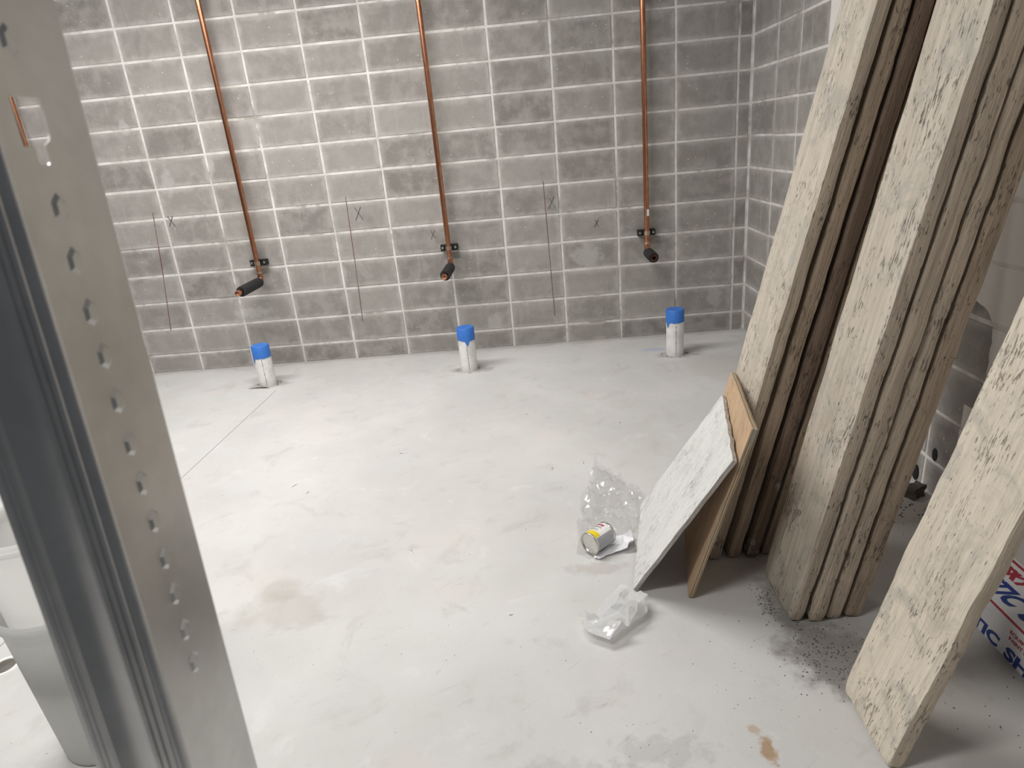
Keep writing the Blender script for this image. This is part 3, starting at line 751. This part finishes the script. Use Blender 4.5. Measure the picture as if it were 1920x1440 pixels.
# ------------------------------------------------------------------ paint can in its torn clear bag
can = empty('paint_can'); tag(can, 'small tin can lying on its side with white and yellow label', 'can')
cr, cl = 0.0415, 0.098
ax = Vector((0.72, 0.69, 0.0)).normalized()
c0 = Vector((0.337, -2.716, cr + 0.0065))
zax = ax; xax = Vector((0, 0, 1)); yax = zax.cross(xax)
can.matrix_world = Matrix.Translation(c0) @ Matrix((xax, yax, zax)).transposed().to_4x4()
autosmooth(link('tin_body', lathe([(0.0, 0.003), (cr - 0.004, 0.003), (cr - 0.004, 0.0), (cr + 0.001, 0.0), (cr + 0.001, 0.004), (cr - 0.001, 0.006), (cr - 0.001, cl - 0.006), (cr + 0.001, cl - 0.004), (cr + 0.001, cl), (cr - 0.004, cl), (cr - 0.004, cl - 0.003), (0.0, cl - 0.003)], 48), 'tin', can), 30)
link('tin_rim', lathe([(cr - 0.003, 0.0), (cr - 0.0015, -0.0018), (cr + 0.0012, -0.0014), (cr + 0.0016, 0.0015)], 48), 'tin_rim', can, True)
link('tin_rim', lathe([(cr + 0.0016, cl - 0.0015), (cr + 0.0012, cl + 0.0014), (cr - 0.0015, cl + 0.0018), (cr - 0.003, cl)], 48), 'tin_rim', can, True)
# angle 0 is straight up (local x); label front covers the upper side, grey back the rest
def sleeve(name, z0, z1, a0, a1, mat, r=0.0):
    return link(name, lathe([(cr - 0.0006 + r, z0), (cr - 0.0006 + r, z1)], 40, None, a0, a1), mat, can, True)
sleeve('label', 0.008, cl - 0.008, -2.2, 0.75, 'label_white')
sleeve('yellow_band', 0.008, 0.031, -2.0, 0.70, 'label_yellow', 0.0003)
sleeve('label_back', 0.008, cl - 0.008, 0.75, 2 * math.pi - 2.2, 'label_grey')
def curl_text(name, txt, xr, yr, a_mid, z_base, mat, bold=0.0):
    me = text_mesh(txt, 0.1, bold)
    xs = [v.co.x for v in me.vertices]; ys = [v.co.y for v in me.vertices]
    x0, x1, y0, y1 = min(xs), max(xs), min(ys), max(ys)
    for v in me.vertices:
        a = a_mid + ((v.co.x - x0) / (x1 - x0) - 0.5) * xr / cr; zz = z_base + (v.co.y - y0) / (y1 - y0) * yr
        rr = cr + (0.0004 if v.co.z > 0 else -0.0003)
        v.co = (rr * math.cos(a), rr * math.sin(a), zz)
    me.materials.clear(); return link(name, me, mat, can)
curl_text('red_lettering', 'Oatey', 0.040, 0.016, -0.30, 0.068, 'red_print', 0.004)
for k, (zz, wdt) in enumerate(((0.062, 0.034), (0.057, 0.040), (0.045, 0.032), (0.038, 0.036))):
    bm = lathe([(cr - 0.0001, zz), (cr - 0.0001, zz + 0.0022)], 10, None, -0.28 - wdt / 2 / cr, -0.28 + wdt / 2 / cr)
    link('fine_print', bm, 'dark_print', can, True)

def crumple(name, outline, nin, amp, seed, mat, label, cat, base=0.001, freq=9.0, tall=None, sub=0):
    rg = random.Random(seed); n = len(outline)
    ol = []
    for i in range(n):                                 # finer wandering outline
        a, b = Vector(outline[i]), Vector(outline[(i + 1) % n])
        for k in range(3):
            p = a.lerp(b, k / 3); ol.append(p + Vector((rg.uniform(-1, 1), rg.uniform(-1, 1))) * 0.004)
    xs = [p.x for p in ol]; ys = [p.y for p in ol]; m = len(ol)
    def inside(c):
        r = False
        for i in range(m):
            a, b = ol[i], ol[i - 1]
            if (a.y > c.y) != (b.y > c.y) and c.x < (b.x - a.x) * (c.y - a.y) / (b.y - a.y) + a.x: r = not r
        return r
    pts = list(ol)
    while len(pts) < m + nin:
        c = Vector((rg.uniform(min(xs), max(xs)), rg.uniform(min(ys), max(ys))))
        if inside(c): pts.append(c)
    vo, eo, fo, *_ = delaunay_2d_cdt(pts, [(i, (i + 1) % m) for i in range(m)], [], 1, 1e-6)
    bm = bmesh.new(); V = []
    for p in vo:
        q = Vector((p.x * freq, p.y * freq, seed))
        h = 1 - abs(noise.noise(q)) * 2.2; h = max(0, h) ** 2
        h = h * 0.75 + rg.uniform(0, 0.30)
        k = tall(p) if tall else 1.0
        V.append(bm.verts.new((p.x, p.y, base + amp * h * k)))
    for f in fo:
        if len(f) == 3: bm.faces.new([V[i] for i in f])
    bmesh.ops.recalc_face_normals(bm, faces=bm.faces)
    o = link(name, bm, mat)
    return tag(o, label, cat)
bag_ol = [(0.421, -1.998), (0.441, -2.066), (0.487, -2.119), (0.529, -2.215), (0.55, -2.268), (0.582, -2.286), (0.588, -2.345), (0.560, -2.43), (0.538, -2.513), (0.530, -2.548), (0.515, -2.601), (0.500, -2.680), (0.417, -2.700), (0.348, -2.735), (0.332, -2.749), (0.288, -2.705), (0.303, -2.526), (0.322, -2.487), (0.32, -2.387), (0.365, -2.258), (0.388, -2.159)]
def bag_h(p):
    d = math.hypot((p.x - 0.375), (p.y + 2.68))
    return 0.05 if d < 0.10 or (p.x > 0.40 and p.y < -2.585) else 1.0
crumple('plastic_bag', bag_ol, 1100, 0.050, 11, 'clear_film', 'crumpled clear plastic bag spread on the floor behind the tin can', 'bag', 0.0015, 13.0, bag_h)
pap = [(0.414, -2.672), (0.441, -2.626), (0.484, -2.608), (0.508, -2.640), (0.496, -2.695), (0.476, -2.712), (0.406, -2.728), (0.372, -2.750), (0.352, -2.747), (0.347, -2.728), (0.398, -2.691)]
crumple('paper_slip', pap, 40, 0.022, 23, 'paper', 'small crumpled white paper slip tucked under the tin can', 'paper', 0.0065, 16.0, lambda p: 0.1 + 2.0 * max(0, (p.x - 0.42) / 0.09))

sc = [(0.267, -3.084, 0.045), (0.288, -3.069, 0.05), (0.306, -3.071, 0.035), (0.328, -3.031, 0.0), (0.373, -2.962, 0.0), (0.422, -2.913, 0.01), (0.451, -2.936, 0.02), (0.468, -2.974, 0.03), (0.484, -2.997, 0.05), (0.498, -3.026, 0.055), (0.495, -3.058, 0.04), (0.486, -3.08, 0.03), (0.419, -3.132, 0.03), (0.355, -3.189, 0.035), (0.3, -3.158, 0.03), (0.28, -3.129, 0.04), (0.296, -3.106, 0.03), (0.34, -3.072, 0.01), (0.372, -3.043, 0.03), (0.396, -3.047, 0.055), (0.404, -3.073, 0.03), (0.426, -3.084, 0.06), (0.466, -3.054, 0.05), (0.372, -3.148, 0.05), (0.327, -3.138, 0.03), (0.36, -3.114, 0.05), (0.407, -2.999, 0.045), (0.439, -3.005, 0.03), (0.448, -3.093, 0.055), (0.397, -3.149, 0.06)]
vo, eo, fo, *_ = delaunay_2d_cdt([Vector(p[:2]) for p in sc], [(i, (i + 1) % 16) for i in range(16)], [], 1, 1e-6)
bm = bmesh.new(); V = [bm.verts.new(p) for p in sc]
for f in fo: bm.faces.new([V[i] for i in f])
bmesh.ops.subdivide_edges(bm, edges=list(bm.edges), cuts=2, use_grid_fill=True)
bmesh.ops.triangulate(bm, faces=list(bm.faces))
for v in bm.verts:
    q = v.co * 42; v.co += Vector((noise.noise(q), noise.noise(q + Vector((5, 0, 0))), noise.noise(q + Vector((0, 9, 0))))) * 0.008
    v.co.z = max(v.co.z, 0.0004)
bmesh.ops.recalc_face_normals(bm, faces=bm.faces)
tag(link('plastic_scrap', bm, 'white_film'), 'crumpled milky white plastic scrap on the floor below the white board', 'plastic scrap')

# ------------------------------------------------------------------ rubble and grit
rg = random.Random(99)
def chips(name, spots, label, mat='grit'):
    bm = bmesh.new()
    for cx, cy, sx, sy, n, s0, s1 in spots:
        for _ in range(n):
            c = Vector((min(rg.gauss(cx, sx), XR - 0.02), min(rg.gauss(cy, sy), -0.03), 0)); s = rg.uniform(s0, s1)
            v = [bm.verts.new(c + Vector((math.cos(a) * s * rg.uniform(.5, 1.2), math.sin(a) * s * rg.uniform(.5, 1.2), 0.0003))) for a in (0, 2.1, 4.2)] + [bm.verts.new(c + Vector((0, 0, s * rg.uniform(.4, .9))))]
            for f in ((0, 1, 3), (1, 2, 3), (2, 0, 3)): bm.faces.new([v[i] for i in f])
    tag(link(name, bm, mat), label, 'debris', kind='stuff')
chips('grit', ((0.96, -3.27, 0.05, 0.07, 320, .0008, .0042), (0.872, -3.02, 0.018, 0.05, 140, .0008, .0042), (1.08, -3.25, 0.08, 0.07, 150, .0008, .0035), (1.52, -2.50, 0.05, 0.08, 130, .002, .007), (0.75, -3.25, 0.08, 0.12, 30, .001, .003), (1.3, -3.5, 0.12, 0.14, 40, .001, .004), (0.45, -3.6, 0.3, 0.1, 25, .001, .003), (-0.3, -2.2, 0.9, 0.6, 60, .001, .003)),
      'dark grit and chips scattered around the plank feet')
# fine dark splinters on the open floor
bm = bmesh.new()
for px, py, an, ln in ((-1.02, -2.02, 1.0, .05), (-0.93, -2.10, 1.2, .03), (0.22, -2.02, 1.5, .045), (0.37, -1.98, 1.6, .05), (0.83, -1.95, 1.2, .02), (0.05, -3.02, 0.3, .02), (-0.35, -2.62, 2.2, .02), (0.60, -1.55, 0.9, .03), (-0.55, -1.75, 0.2, .025), (0.1, -1.35, 2.6, .02)):
    d = Vector((math.cos(an), math.sin(an), 0)) * ln / 2; n = Vector((-d.y, d.x, 0)).normalized() * 0.0011; c = Vector((px, py, 0.0004))
    v = [bm.verts.new(c + k) for k in (-d, -d * .3 + n, d, -d * .3 - n, Vector((0, 0, 0.0018)))]
    for f in ((0, 1, 4), (1, 2, 4), (2, 3, 4), (3, 0, 4)): bm.faces.new([v[i] for i in f])
tag(link('splinters', bm, 'grit'), 'thin dark wood splinters strewn on the open floor', 'debris', kind='stuff')
bm = bbox(-0.035, 0.035, -0.02, 0.02, 0, 0.05)
bmesh.ops.subdivide_edges(bm, edges=list(bm.edges), cuts=3, use_grid_fill=True)
for v in bm.verts:
    q = v.co * 40; v.co += Vector((noise.noise(q), noise.noise(q + Vector((3, 0, 0))), 0 if v.co.z < .001 else noise.noise(q + Vector((0, 3, 0))))) * 0.008
o = link('broken_block', bm, 'brown_block'); o.location = (1.645, -2.455, 0.0005); o.rotation_euler = (0, 0, 0.5)
tag(o, 'dark broken block chunk on the floor at the side wall foot', 'rubble')
